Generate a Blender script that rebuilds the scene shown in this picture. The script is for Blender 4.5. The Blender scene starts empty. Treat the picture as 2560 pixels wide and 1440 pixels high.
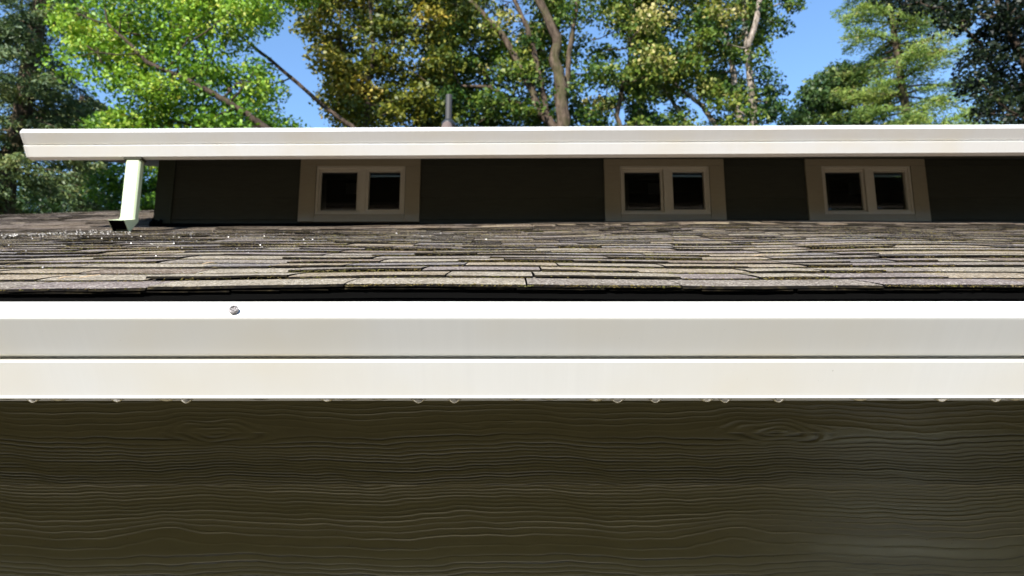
import bpy, math, random
import numpy as np
from mathutils import Vector

random.seed(7)
rng = np.random.default_rng(7)
R = math.radians
scene = bpy.context.scene
col = scene.collection

# ------------------------------------------------------------------ camera
PITCH = R(11.67)
CZ = 2.0                                   # eye height over the ground
FPX = 1900.0
cam_d = bpy.data.cameras.new('camera')
cam = bpy.data.objects.new('camera', cam_d)
col.objects.link(cam)
cam.location = (0, 0, CZ)
cam.rotation_euler = (R(90) + PITCH, 0, 0)
cam_d.sensor_width = 24.25
cam_d.lens = 24.25 * FPX / 2560.0
cam_d.clip_start = 0.05
cam_d.clip_end = 3000
cam_d.dof.use_dof = True
cam_d.dof.focus_distance = 1.62
cam_d.dof.aperture_fstop = 4.2
scene.camera = cam

# ------------------------------------------------------------------ light
SUN_EL, SUN_AZ = R(34), R(21)              # azimuth: degrees left of straight behind the camera
w = bpy.data.worlds.new('World')
scene.world = w
w.use_nodes = True
nt = w.node_tree
nt.nodes.clear()
sky = nt.nodes.new('ShaderNodeTexSky')
sky.sky_type = 'NISHITA'
sky.sun_disc = False
sky.sun_elevation = SUN_EL
sky.sun_rotation = R(180) + SUN_AZ
sky.altitude = 300
sky.air_density = 1.0
sky.dust_density = 0.35
sky.ozone_density = 2.2
bg = nt.nodes.new('ShaderNodeBackground')
bg.inputs['Strength'].default_value = 0.15
wo = nt.nodes.new('ShaderNodeOutputWorld')
hs = nt.nodes.new('ShaderNodeHueSaturation')
hs.inputs['Saturation'].default_value = 1.1
nt.links.new(sky.outputs[0], hs.inputs['Color'])
nt.links.new(hs.outputs[0], bg.inputs[0])
nt.links.new(bg.outputs[0], wo.inputs[0])

sun_d = bpy.data.lights.new('sun', 'SUN')
sun_d.energy = 5.0
sun_d.angle = R(0.53)
sun_d.color = (1.0, 0.955, 0.88)
sun = bpy.data.objects.new('sun', sun_d)
col.objects.link(sun)
sdir = Vector((-math.cos(SUN_EL) * math.sin(SUN_AZ), -math.cos(SUN_EL) * math.cos(SUN_AZ), math.sin(SUN_EL)))
sun.rotation_euler = sdir.to_track_quat('Z', 'Y').to_euler()
sun.location = (-5, -10, 12)

vs = scene.view_settings
vs.view_transform = 'Standard'
vs.look = 'None'
vs.gamma = 1.0
vs.exposure = 0.95
vs.use_curve_mapping = False
scene.cycles.max_bounces = 8
scene.cycles.transparent_max_bounces = 8
scene.cycles.caustics_reflective = False
scene.cycles.caustics_refractive = False

# ------------------------------------------------------------------ helpers
CP, SP = math.cos(PITCH), math.sin(PITCH)


def at(px, py, D):
    """world point where the sight line through photo pixel (px, py) stands D metres ahead"""
    x = (px - 1280) / FPX
    y = (720 - py) / FPX
    t = D / (CP - y * SP)
    return Vector((x * t, D, CZ + (SP + y * CP) * t))


def set_props(o, label=None, cat=None, group=None, kind=None):
    if label: o['label'] = label
    if cat: o['category'] = cat
    if group: o['group'] = group
    if kind: o['kind'] = kind
    return o


def empty(name, loc=(0, 0, 0)):
    o = bpy.data.objects.new(name, None)
    o.empty_display_size = 0.2
    col.objects.link(o)
    o.location = loc
    return o


def link_mesh(name, me, mats, parent=None, smooth=False):
    if not isinstance(mats, (list, tuple)): mats = [mats]
    for m in mats: me.materials.append(m)
    o = bpy.data.objects.new(name, me)
    col.objects.link(o)
    if parent is not None:
        o.parent = parent
        # parents are only translated
        p, off = parent, Vector((0, 0, 0))
        while p is not None:
            off += p.location
            p = p.parent
        o.location = -off
    if smooth:
        me.polygons.foreach_set('use_smooth', np.ones(len(me.polygons), dtype=bool))
    return o


class MB:
    def __init__(s):
        s.v, s.f, s.m = [], [], []

    def add(s, vs_, fs, mi=0):
        b = len(s.v)
        s.v += [tuple(v) for v in vs_]
        s.f += [tuple(i + b for i in f) for f in fs]
        s.m += [mi] * len(fs)

    def box(s, x0, x1, y0, y1, z0, z1, mi=0):
        s.add([(x0, y0, z0), (x1, y0, z0), (x1, y1, z0), (x0, y1, z0), (x0, y0, z1), (x1, y0, z1), (x1, y1, z1), (x0, y1, z1)],
              [(0, 3, 2, 1), (4, 5, 6, 7), (0, 1, 5, 4), (1, 2, 6, 5), (2, 3, 7, 6), (3, 0, 4, 7)], mi)

    def loft(s, rings, mi=0, cap=True, close=True):
        n = len(rings[0])
        vs_, fs = [], []
        for r in rings: vs_ += list(r)
        for i in range(len(rings) - 1):
            for j in range(n if close else n - 1):
                k = (j + 1) % n
                fs.append((i * n + j, i * n + k, (i + 1) * n + k, (i + 1) * n + j))
        if cap:
            fs.append(tuple(range(n))[::-1])
            fs.append(tuple((len(rings) - 1) * n + j for j in range(n)))
        s.add(vs_, fs, mi)

    def tube(s, pts, radii, n=8, mi=0, wob=0.0):
        pts = [Vector(p) for p in pts]
        rings = []
        for i, p in enumerate(pts):
            d = (pts[min(i + 1, len(pts) - 1)] - pts[max(i - 1, 0)])
            d.normalize()
            a = d.orthogonal().normalized() if i == 0 else (a - d * a.dot(d)).normalized()
            b = d.cross(a)
            r = radii[i]
            rings.append([p + (a * math.cos(t) + b * math.sin(t)) * r * (1 + wob * math.sin(3 * t + i * 1.3) * .5 + wob * (random.random() - .5))
                          for t in [2 * math.pi * k / n for k in range(n)]])
        s.loft(rings, mi)

    def build(s, name, mats, parent=None, smooth=False, bevel=0):
        me = bpy.data.meshes.new(name)
        me.from_pydata(s.v, [], s.f)
        me.update()
        o = link_mesh(name, me, mats, parent, smooth)
        if len(o.data.materials) > 1:
            me.polygons.foreach_set('material_index', s.m)
        if bevel:
            md = o.modifiers.new('bevel', 'BEVEL')
            md.width = bevel
            md.segments = 2
            md.limit_method = 'ANGLE'
        return o


# ------------------------------------------------------------------ materials
def mat(name, base=(.5, .5, .5), rough=.6, spec=.5, metal=0.0):
    m = bpy.data.materials.new(name)
    m.use_nodes = True
    b = m.node_tree.nodes['Principled BSDF']
    b.inputs['Base Color'].default_value = (*base, 1)
    b.inputs['Roughness'].default_value = rough
    b.inputs['Specular IOR Level'].default_value = spec
    b.inputs['Metallic'].default_value = metal
    return m, m.node_tree, b


def nd(t, kind, **kw):
    n = t.nodes.new(kind)
    for k, v in kw.items():
        if k in n.inputs: n.inputs[k].default_value = v
        else: setattr(n, k, v)
    return n


def coords(t, scale=(1, 1, 1)):
    tc = nd(t, 'ShaderNodeTexCoord')
    mp = nd(t, 'ShaderNodeMapping')
    mp.inputs['Scale'].default_value = scale
    t.links.new(tc.outputs['Object'], mp.inputs[0])
    return mp.outputs[0]


def noise(t, vec, scale, detail=4, rough=.6):
    n = nd(t, 'ShaderNodeTexNoise')
    n.inputs['Scale'].default_value = scale
    n.inputs['Detail'].default_value = detail
    n.inputs['Roughness'].default_value = rough
    t.links.new(vec, n.inputs['Vector'])
    return n.outputs[0]


def ramp(t, fac, stops):
    r = nd(t, 'ShaderNodeValToRGB')
    e = r.color_ramp.elements
    while len(e) > 2: e.remove(e[-1])
    e[0].position, e[0].color = stops[0][0], (*stops[0][1], 1)
    e[1].position, e[1].color = stops[1][0], (*stops[1][1], 1)
    for p, c in stops[2:]:
        k = e.new(p)
        k.color = (*c, 1)
    t.links.new(fac, r.inputs[0])
    return r.outputs[0]


def mix(t, a, b, fac, mode='MIX'):
    m = nd(t, 'ShaderNodeMix', data_type='RGBA', blend_type=mode)
    for sock, val in ((m.inputs[0], fac), (m.inputs[6], a), (m.inputs[7], b)):
        if isinstance(val, (int, float)): sock.default_value = val
        elif isinstance(val, tuple): sock.default_value = (*val, 1)
        else: t.links.new(val, sock)
    return m.outputs[2]


def bump(t, b, h, dist=.001, strength=1.0, prev=None):
    n = nd(t, 'ShaderNodeBump')
    n.inputs['Distance'].default_value = dist
    n.inputs['Strength'].default_value = strength
    t.links.new(h, n.inputs['Height'])
    if prev is not None: t.links.new(prev, n.inputs['Normal'])
    t.links.new(n.outputs[0], b.inputs['Normal'])
    return n.outputs[0]


def gutter_mat(name, base):
    m, t, b = mat(name, base, .38, .5)
    v = coords(t, (1, 1, 1))
    vs_ = coords(t, (60, 1, 1.2))
    streak = noise(t, vs_, 1.0, 4)
    big = noise(t, v, 2.3, 3)
    speck = noise(t, v, 130, 2)
    c1 = mix(t, tuple(x * .93 for x in base), base, streak)
    c2 = mix(t, c1, tuple(x * y for x, y in zip(base, (.95, .92, .86))), ramp(t, big, [(.42, (0, 0, 0)), (.7, (1, 1, 1))]))
    c3 = mix(t, c2, (.30, .27, .22), ramp(t, speck, [(.765, (0, 0, 0)), (.80, (.55, .55, .55))]))
    t.links.new(c3, b.inputs['Base Color'])
    t.links.new(ramp(t, big, [(.3, (.3, .3, .3)), (.7, (.48, .48, .48))]), b.inputs['Roughness'])
    bump(t, b, big, .004, .25)
    return m


M_gut = gutter_mat('painted_aluminium', (.745, .742, .715))
M_gut2 = gutter_mat('painted_aluminium_cool', (.76, .76, .745))
M_spout = gutter_mat('painted_downspout', (.62, .72, .47))


def trim_mat():
    m, t, b = mat('cream_trim_paint', (.42, .35, .25), .5, .4)
    v = coords(t, (3, 3, 14))
    n = noise(t, v, 6, 5)
    t.links.new(mix(t, (.275, .235, .155), (.355, .305, .21), n), b.inputs['Base Color'])
    bump(t, b, noise(t, coords(t, (4, 4, 60)), 8, 4), .0006, .7)
    return m


M_trim = trim_mat()
M_vinyl, t_, b_ = mat('cream_window_vinyl', (.42, .37, .26), .4, .4)
t_.links.new(mix(t_, (.52, .47, .37), (.62, .57, .46), noise(t_, coords(t_, (3, 3, 9)), 9, 5)), b_.inputs['Base Color'])


def siding_mat(name, base, rough=.42, grain=True):
    m, t, b = mat(name, base, rough, .8 if rough < .5 else .15)
    v = coords(t, (1.5, 1, 12))
    n = noise(t, v, 5, 5)
    c = mix(t, tuple(x * .8 for x in base), tuple(x * 1.2 for x in base), n)
    sp = noise(t, coords(t), 210, 2)
    c = mix(t, c, tuple(x * .35 for x in base), ramp(t, sp, [(.70, (0, 0, 0)), (.76, (1, 1, 1))]))
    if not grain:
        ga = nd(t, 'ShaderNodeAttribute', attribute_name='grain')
        c = mix(t, c, tuple(x * .25 for x in base), ramp(t, ga.outputs['Fac'], [(0, (.8, .8, .8)), (.5, (0, 0, 0))]))  # relief contrast put into the colour: grooves darker, ridges lighter
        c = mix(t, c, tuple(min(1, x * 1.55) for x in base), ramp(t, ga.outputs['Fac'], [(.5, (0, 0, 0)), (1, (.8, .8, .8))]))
    t.links.new(c, b.inputs['Base Color'])
    if grain:
        bump(t, b, noise(t, coords(t, (2, 2, 90)), 2.2, 6, .7), .0015, 1)
    else:
        fine = noise(t, coords(t, (60, 60, 700)), 1.0, 4, .65)
        p = bump(t, b, fine, .00014, 1.0)
        bump(t, b, noise(t, coords(t), 160, 2), .0004, .35, p)
    return m


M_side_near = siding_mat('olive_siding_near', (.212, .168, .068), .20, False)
M_side_far = siding_mat('olive_siding_far', (.050, .050, .036), .85)  # same house paint as the near boards, deeper shade put into the colour
M_corner = siding_mat('olive_corner_board', (.045, .05, .032), .6)


def shingle_mat(name, base, worn=1.0):
    m, t, b = mat(name, base, .93, .15)
    v = coords(t)
    g = nd(t, 'ShaderNodeTexVoronoi', feature='F1')
    g.inputs['Scale'].default_value = 300
    t.links.new(v, g.inputs['Vector'])
    gr = nd(t, 'ShaderNodeSeparateColor')
    t.links.new(g.outputs['Color'], gr.inputs[0])
    c = ramp(t, gr.outputs[0], [(0, tuple(x * .30 for x in base)), (.32, tuple(x * .75 for x in base)), (.6, tuple(x * 1.1 for x in base)), (.85, tuple(min(.8, x * 1.7) for x in base)), (1, (.62, .58, .5))])
    c = mix(t, c, (.03, .027, .02), ramp(t, noise(t, v, 150, 3, .8), [(.50, (0, 0, 0)), (.66, (.75, .75, .75))]))
    blot = noise(t, v, 9, 5)
    c = mix(t, c, tuple(x * y for x, y in zip(base, (.45, .42, .36))), ramp(t, blot, [(.5, (0, 0, 0)), (.72, (.6 * worn,) * 3)]))
    lichen = noise(t, coords(t, (1, 1, 1)), 33, 4)
    c = mix(t, c, (.10, .095, .045), ramp(t, lichen, [(.62, (0, 0, 0)), (.76, (.45 * worn,) * 3)]))
    t.links.new(c, b.inputs['Base Color'])
    p = bump(t, b, g.outputs['Distance'], .0016, .9)
    bump(t, b, noise(t, v, 60, 3), .003, .5, p)
    return m


SH = [shingle_mat('shingle_grey', (.205, .172, .138)), shingle_mat('shingle_tan', (.275, .220, .150)), shingle_mat('shingle_slate', (.165, .146, .136)),
      shingle_mat('shingle_pale', (.280, .238, .175)), shingle_mat('shingle_brown', (.180, .136, .098), 1.3), shingle_mat('shingle_dusky', (.205, .168, .150))]
M_shfar = shingle_mat('shingle_brown_far', (.15, .115, .09), 1.3)
M_butt, t_, b_ = mat('asphalt_cut_edge', (.02, .018, .014), .95, .1)
t_.links.new(ramp(t_, noise(t_, coords(t_, (1, 1, 2)), 55, 5), [(.45, (.006, .005, .004)), (.62, (.02, .016, .009)), (.78, (.09, .07, .035))]), b_.inputs['Base Color'])
M_felt, _, _ = mat('roof_underlay', (.004, .004, .004), .95, .0)
M_flash, t_, b_ = mat('black_flashing', (.003, .003, .004), .8, .02)
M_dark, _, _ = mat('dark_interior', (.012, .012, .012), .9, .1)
M_wood, _, _ = mat('plain_lumber', (.12, .09, .06), .8, .2)


def moss_mat():
    m, t, b = mat('moss_clumps', (.1, .09, .03), .95, .1)
    t.links.new(ramp(t, noise(t, coords(t), 14, 4), [(.35, (.05, .036, .018)), (.47, (.17, .13, .045)), (.6, (.12, .12, .035)), (.72, (.30, .22, .12))]), b.inputs['Base Color'])
    return m


M_moss = moss_mat()
M_water, t_, b_ = mat('water', (1, 1, 1), .02, .5)
b_.inputs['Transmission Weight'].default_value = .8
b_.inputs['Base Color'].default_value = (.62, .58, .50, 1)  # beige of the refracted gutter put into the drop colour
b_.inputs['IOR'].default_value = 1.33
M_wetbead, t_, b_ = mat('wet_bead', (.10, .10, .105), .3, .7)
M_zinc, t_, b_ = mat('zinc_screw', (.55, .53, .52), .5, .5, .3)
t_.links.new(mix(t_, (.05, .045, .045), (.30, .28, .28), ramp(t_, noise(t_, coords(t_), 420, 3), [(.42, (0, 0, 0)), (.58, (1, 1, 1))])), b_.inputs['Base Color'])
bump(t_, b_, noise(t_, coords(t_), 500, 2), .0012, 1)
M_screwdark, _, _ = mat('rusty_screw', (.09, .07, .06), .6, .4)
M_pipe, t_, b_ = mat('grey_vent_plastic', (.1, .1, .1), .6, .3)
t_.links.new(mix(t_, (.030, .030, .032), (.06, .058, .055), noise(t_, coords(t_, (6, 6, 1)), 7, 4)), b_.inputs['Base Color'])
M_boot, _, _ = mat('black_rubber_boot', (.02, .022, .024), .45, .5)
M_bootflange, _, _ = mat('pinkish_weathered_flange', (.13, .10, .092), .8, .2)
M_glass, t_, b_ = mat('window_glass', (.9, .95, .93), .03, .5)
b_.inputs['Transmission Weight'].default_value = 1.0
b_.inputs['IOR'].default_value = 1.45
M_sashdark, _, _ = mat('dark_inner_sash', (.15, .145, .11), .6, .4)
M_stick, t_, b_ = mat('pale_sticker', (.22, .22, .2), .7, .3)


def bark_mat(name, a, c_, moss=.3):
    m, t, b = mat(name, a, .9, .1)
    v = coords(t, (5, 5, 1.3))
    n = noise(t, v, 2.6, 6, .7)
    c = mix(t, a, c_, ramp(t, n, [(.35, (0, 0, 0)), (.65, (1, 1, 1))]))
    c = mix(t, c, (.06, .065, .02), ramp(t, noise(t, coords(t), 1.7, 4), [(.5, (0, 0, 0)), (.65, (moss,) * 3)]))
    t.links.new(c, b.inputs['Base Color'])
    bump(t, b, noise(t, coords(t, (12, 12, 3)), 3, 6, .7), .03, 1)
    return m


M_bark = bark_mat('maple_bark', (.03, .022, .016), (.15, .11, .08), .5)
M_bark_pale = bark_mat('pale_bark', (.10, .075, .055), (.46, .39, .33), .7)
M_bark_dark = bark_mat('dark_bark', (.035, .026, .02), (.11, .08, .06))


def leaf_mat(name, stops, transl=.27, rough=.5):
    m = bpy.data.materials.new(name)
    m.use_nodes = True
    t = m.node_tree
    t.nodes.clear()
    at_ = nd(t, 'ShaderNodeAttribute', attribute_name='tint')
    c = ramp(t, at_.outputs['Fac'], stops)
    p = nd(t, 'ShaderNodeBsdfPrincipled')
    t.links.new(c, p.inputs['Base Color'])
    p.inputs['Roughness'].default_value = rough
    p.inputs['Specular IOR Level'].default_value = .35
    tr = nd(t, 'ShaderNodeBsdfTranslucent')
    t.links.new(mix(t, c, (1.0, 1.0, .25), .5, 'MULTIPLY'), tr.inputs[0])
    mx = nd(t, 'ShaderNodeMixShader')
    mx.inputs[0].default_value = transl
    t.links.new(p.outputs[0], mx.inputs[1])
    t.links.new(tr.outputs[0], mx.inputs[2])
    out = nd(t, 'ShaderNodeOutputMaterial')
    t.links.new(mx.outputs[0], out.inputs[0])
    return m


L_bright = leaf_mat('bright_green_leaves', [(0, (.04, .11, .012)), (.35, (.12, .25, .022)), (.7, (.24, .40, .03)), (.93, (.36, .47, .06)), (1, (.46, .48, .07))])
L_olive = leaf_mat('olive_maple_leaves', [(0, (.015, .045, .010)), (.3, (.055, .115, .014)), (.6, (.155, .21, .028)), (.85, (.30, .30, .06)), (1, (.48, .42, .16))])
L_gold = leaf_mat('golden_maple_leaves', [(0, (.05, .08, .012)), (.4, (.19, .20, .022)), (.75, (.36, .29, .04)), (1, (.50, .32, .06))])
L_deep = leaf_mat('deep_green_leaves', [(0, (.012, .035, .010)), (.5, (.035, .075, .018)), (.85, (.07, .12, .03)), (1, (.14, .19, .05))])
L_needle = leaf_mat('dark_needles', [(0, (.03, .06, .03)), (.5, (.10, .155, .06)), (.85, (.19, .23, .07)), (1, (.32, .30, .12))], .2)
L_cedar = leaf_mat('pale_feathery_needles', [(0, (.055, .12, .035)), (.45, (.17, .26, .05)), (.8, (.31, .38, .08)), (1, (.48, .42, .17))], .3)
L_shade = leaf_mat('shaded_edge_leaves', [(0, (.004, .010, .004)), (.5, (.012, .024, .007)), (.88, (.035, .055, .015)), (1, (.12, .14, .05))])  # shade of the right edge tree put into near-black leaf colours
L_back = leaf_mat('dark_blocker_leaves', [(0, (.006, .014, .006)), (.6, (.016, .032, .012)), (1, (.04, .06, .02))], .2)  # dark leaves of the unseen woods added behind the camera

# ------------------------------------------------------------------ ground
m_, t_, b_ = mat('lawn_and_earth', (.12, .12, .07), .95, .1)
t_.links.new(mix(t_, (.045, .062, .022), (.10, .09, .05), ramp(t_, noise(t_, coords(t_), .35, 6), [(.4, (0, 0, 0)), (.62, (1, 1, 1))])), b_.inputs['Base Color'])
g = MB()
N = 24
for i in range(N + 1):
    for j in range(N + 1):
        x = (i / N - .5) * 2400
        y = (j / N - .5) * 2400
        g.v.append((x, y, 0))
for i in range(N):
    for j in range(N):
        g.f.append((i * (N + 1) + j, (i + 1) * (N + 1) + j, (i + 1) * (N + 1) + j + 1, i * (N + 1) + j + 1))
        g.m.append(0)
o = g.build('ground', m_)
o['kind'] = 'structure'

# ------------------------------------------------------------------ house
house = empty('house', (0, 3, 0))
set_props(house, 'olive sided house with low shingled roof, cream gutters and strip of small clerestory windows', 'house')

SLOPE = .322
E0D, E0Z = 1.50, CZ + .3085          # front top edge of the first shingle course


def smooth(a, b, x):
    t = min(1, max(0, (x - a) / (b - a)))
    return t * t * (3 - 2 * t)


BX = [-3.2, -2.4, -1.6, -.6, .2, .8, 1.5, 2.2, 3.0, 4.2]
BZ = [-.026, -.024, -.014, -.004, .002, .012, .028, .020, .006, -.004]


def roof_z(x, d):
    z = E0Z + SLOPE * (d - E0D)
    z += .0034 * x * (1 - smooth(1.5, 3.5, d)) * 1.0
    z += np.interp(x, BX, BZ) * smooth(1.6, 5.6, d)
    z += .0035 * math.sin(x * 2.1 + d * 1.3) + .002 * math.sin(x * 5.3 - d * 2.2)
    if d > 5.6:
        z += (.070 + .012 * (x + 3)) * (d - 5.6)
    return z


CW = .150


def tab_mesh(mb, x0, x1, d0, t, mi, ln=.195, lift=0.0, nx=None, eave=False):
    """one shingle tab: slab that follows the roof, slightly curled and chipped at its butt"""
    nx = nx or max(2, min(5, int((x1 - x0) / .07)))
    top, mid, back, low = [], [], [], []
    curl = random.uniform(-.0010, .0014)
    skew = random.uniform(-.0015, .0015)
    for i in range(nx + 1):
        u = i / nx
        x = x0 + (x1 - x0) * u
        dj = d0 + random.uniform(-.0022, .0022) + skew * (u - .5)
        e = curl * (2 * u - 1) ** 2 + lift * (.7 + .3 * (1 - u if curl > 0 else u)) + random.uniform(-.0006, .0006)
        zf = roof_z(x, dj) + t + e
        top.append((x, dj + .003, zf))
        mid.append((x + skew, d0 + .06, roof_z(x, d0 + .06) + t * .72 + e * .4 + .001))
        back.append((x + skew * 2, d0 + ln, roof_z(x, d0 + ln) + .0008))
        low.append((x, dj, zf - (.0048 if not eave else .0058) - random.uniform(0, .0012)))
    n = nx + 1
    vs_ = top + mid + back + low
    fs, ms = [], []
    for i in range(nx):
        fs.append((i, i + 1, n + i + 1, n + i)); ms.append(mi)
        fs.append((n + i, n + i + 1, 2 * n + i + 1, 2 * n + i)); ms.append(mi)
        fs.append((3 * n + i, 3 * n + i + 1, i + 1, i)); ms.append(6)
    # sides and underside
    fs.append((3 * n, 0, n)); ms.append(6)
    fs.append((3 * n, n, 2 * n)); ms.append(6)
    fs.append((4 * n - 1, 2 * n - 1, n - 1)); ms.append(6)
    fs.append((4 * n - 1, 3 * n - 1, 2 * n - 1)); ms.append(6)
    for i in range(nx):
        fs.append((3 * n + i + 1, 3 * n + i, 2 * n + i, 2 * n + i + 1)); ms.append(6)
    b = len(mb.v)
    mb.v += vs_
    mb.f += [tuple(k + b for k in f) for f in fs]
    mb.m += ms


roof_mb = MB()                       # deck with underlay; pieces lie on it
xs = np.linspace(-9, 7, 65)
ds = np.concatenate([np.linspace(1.51, 8.0, 40)])
n = len(ds)
for x in xs:
    for d in ds:
        roof_mb.v.append((x, d, roof_z(x, d) - .004))
for i in range(len(xs) - 1):
    for j in range(n - 1):
        roof_mb.f.append((i * n + j, (i + 1) * n + j, (i + 1) * n + j + 1, i * n + j + 1)); roof_mb.m.append(0)
b0 = len(roof_mb.v)
# plywood thickness along the eave and far slope beyond the ridge
for x in xs:
    roof_mb.v += [(x, 1.512, roof_z(x, 1.51) - .006), (x, 1.512, roof_z(x, 1.51) - .024), (x, 1.62, roof_z(x, 1.51) - .0)]
for i in range(len(xs) - 1):
    a = b0 + i * 3
    roof_mb.f.append((a + 1, a + 4, a + 3, a)); roof_mb.m.append(0)
for x in (-9, 7):
    pass
roof_mb.add([(-9, 8.0, roof_z(-9, 8)-.004), (7, 8.0, roof_z(7, 8)-.004), (7, 14, roof_z(7, 8) - 2), (-9, 14, roof_z(-9, 8) - 2)], [(0, 1, 2, 3)])
lower_roof = roof_mb.build('lower_roof', M_felt, house)
lower_roof['label'] = 'weathered grey and tan shingle roof below the windows'

WALL_D = 5.85
count = 0
rest = MB()
tabs = []
row = 0
d = E0D
palette_w = [5, 5, 3, 4, 2, 3]
moss_spots = []
while d < 8.02:
    half = 1280 / FPX * (d * CP + (roof_z(0, d) - CZ) * SP)
    xl, xr = -half - 1.5, half + 1.5
    xr = min(xr, 6.2)
    if d > WALL_D + .02: xr = -2.70
    x = xl - random.random() * .3
    far = d > WALL_D - .3
    while x < xr:
        wd = random.choice([.13, .17, .21, .25, .30, .34]) * random.uniform(.9, 1.1)
        if row == 0: wd = random.uniform(.26, .42)
        x1 = min(x + wd, xr + .3)
        thick = random.choice([.0064, .0074, .0096, .0112])
        if row == 0: thick = random.choice([.0055, .0062])
        # weathered brown towards the left and the top
        mi = random.choices(range(6), palette_w if row else [6, 1, 4, 1, 0, 5])[0]
        if random.random() < smooth(2.8, 5.6, d) * .5 + (.25 if x < -1.2 else 0): mi = random.choice([4, 4, 0, 5])
        gap = random.uniform(.0012, .0035) if random.random() < .6 else .0006
        tabs.append((abs((x + x1) / 2) > half + .15, d, x + gap, x1 - gap, thick, mi, row, random.random() < .4))
        x = x1
    row += 1
    d += CW * math.cos(math.atan(SLOPE))*1.05
seen = [t for t in tabs if not t[0] and t[1] < 5.2][:300]
seen_set = set(id(t) for t in seen)
for t in tabs:
    mb = MB() if id(t) in seen_set else rest
    off, d, x0, x1, th, mi, rw, lifted = t
    tab_mesh(mb, x0, x1, d, th, mi, lift=random.uniform(.001, .004) if lifted and rw > 0 else 0, eave=(rw == 0), nx=None if d < 5 else 2)
    if id(t) in seen_set:
        mb.build('shingle', SH + [M_butt], lower_roof)
o = rest.build('shingle_field', SH[:0] + [SH[4], SH[0], SH[5], SH[1], M_shfar, M_shfar, M_butt], lower_roof)
o['kind'] = 'stuff'
o['label'] = 'upper shingle courses too fine to tell apart'

# starter course and drip edge, fascia, gutter back
mb = MB()
for k in range(40):
    x0 = -1.9 + k * .095 + random.uniform(-.01, .01)
    dd = 1.504 + random.uniform(-.002, .002)
    z = roof_z(x0, 1.5) - .0008
    mb.box(x0, x0 + .097, dd, 1.6, z - .0030 - random.random() * .001, z, 0)
mb.build('starter_strip', M_butt, lower_roof)
mb = MB()
mb.box(-4, 4, 1.578, 1.584, CZ + .18, CZ + .292)
mb.box(-4, 4, 1.53, 1.584, CZ + .2922, CZ + .2952)
mb.build('drip_edge', M_flash, lower_roof)
mb = MB()
mb.box(-4, 4, 1.585, 1.62, CZ + .135, CZ + .291)
mb.build('fascia', M_side_far, house)
mb = MB()
mb.box(-4, 4, 1.621, 2.16, CZ + .150, CZ + .162)
mb.build('soffit', M_side_far, house)


# ---- gutters
def gutter(name, label, off_d, off_z, x0, x1, fall, material, nseg=1, endcap=False):  # open trough with folded front
    prof = [(1.431, .258), (1.4315, .2665), (1.4265, .2680), (1.402, .2355), (1.400, .2320), (1.4025, .2290), (1.457, .1735), (1.459, .1716), (1.4840, .1692),
            (1.4843, .1676), (1.4625, .1590), (1.4618, .1560), (1.5065, .0950), (1.5062, .0905), (1.508, .0892), (1.575, .0892), (1.5765, .262)]
    if endcap: prof[12:15] = [(1.5078, .0915), (1.5085, .0898), (1.511, .0892)]
    th = .0016
    inner = []
    P = [Vector((a, b)) for a, b in prof]
    for i, p in enumerate(P):
        dd = (P[min(i + 1, len(P) - 1)] - P[max(i - 1, 0)]).normalized()
        nrm = Vector((-dd.y, dd.x))
        inner.append(p + nrm * th)
    # inside lies to the house side of the front, above the bottom
    ring = [(p.x, p.y) for p in P] + [(p.x, p.y) for p in reversed(inner)]
    mb = MB()
    rings = []
    K = 60
    for k in range(K + 1):
        x = x0 + (x1 - x0) * k / K
        wob = .0007 * math.sin(x * 3.1 + off_d) + .0004 * math.sin(x * 7.7)
        rings.append([(x, a + off_d + wob, CZ + b + off_z + fall * x) for a, b in ring])
    mb.loft(rings)
    o = mb.build(name, material, house)
    o['label'] = label
    if endcap:
        mb = MB()
        out = prof[1:-1]
        for xx in (x0 - .0035,):
            r0 = [(xx, a + off_d, CZ + b + off_z + fall * x0) for a, b in out]
            r1 = [(xx + .0030, a + off_d, CZ + b + off_z + fall * x0) for a, b in out]
            mb.loft([r0, r1])
            # folded rim round the cap
            for i in range(len(out) - 1):
                (a0, b0_), (a1, b1_) = out[i], out[i + 1]
                if math.hypot(a1 - a0, b1_ - b0_) < .008: continue
                q = []
                dv = Vector((a1 - a0, b1_ - b0_)).normalized()
                nn = Vector((dv.y, -dv.x)) * .0022
                for (a, b) in ((a0, b0_), (a1, b1_), (a1 + nn.x, b1_ + nn.y), (a0 + nn.x, b0_ + nn.y)):
                    q.append((a, b))
                mb.loft([[(xx - .001, a + off_d, CZ + b + off_z + fall * x0) for a, b in q], [(xx + .012, a + off_d, CZ + b + off_z + fall * x0) for a, b in q]])
        mb.build('end_cap', material, o)
    return o


g_near = gutter('gutter', 'wide cream gutter along the near eave', 0, 0, -2.6, 2.6, .0004, M_gut)
FD, FZ = 3.71, 1.979
g_far = gutter('gutter', 'white gutter of the upper roof with closed left end', FD, FZ, -3.525, 4.9, .0050, M_gut2, endcap=True)


def screw(parent, px, py, D, r, material, style='plain'):
    c = at(px, py, D)
    nrm = Vector((0, -.92, .39)).normalized() if style != 'plain' else Vector((0, -.81, .58)).normalized()
    a = Vector((1, 0, 0))
    b = nrm.cross(a)
    mb = MB()
    rings = []
    prof = [(1.0, -.35), (1.0, .15), (.93, .32), (.6, .38), (.55, .20), (.18, .16)] if style != 'plain' else [(1, -.3), (1, .25), (.7, .45), (.2, .5)]
    nseg = 20
    for rr, h in prof:
        rings.append([c + (a * math.cos(t) + b * math.sin(t)) * r * rr * (1 + (.05 * math.sin(6 * t) if rr < .7 else .0)) + nrm * h * r for t in [2 * math.pi * k / nseg for k in range(nseg)]])
    mb.loft(rings)
    return mb.build('screw', material, parent, smooth=False)


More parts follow.
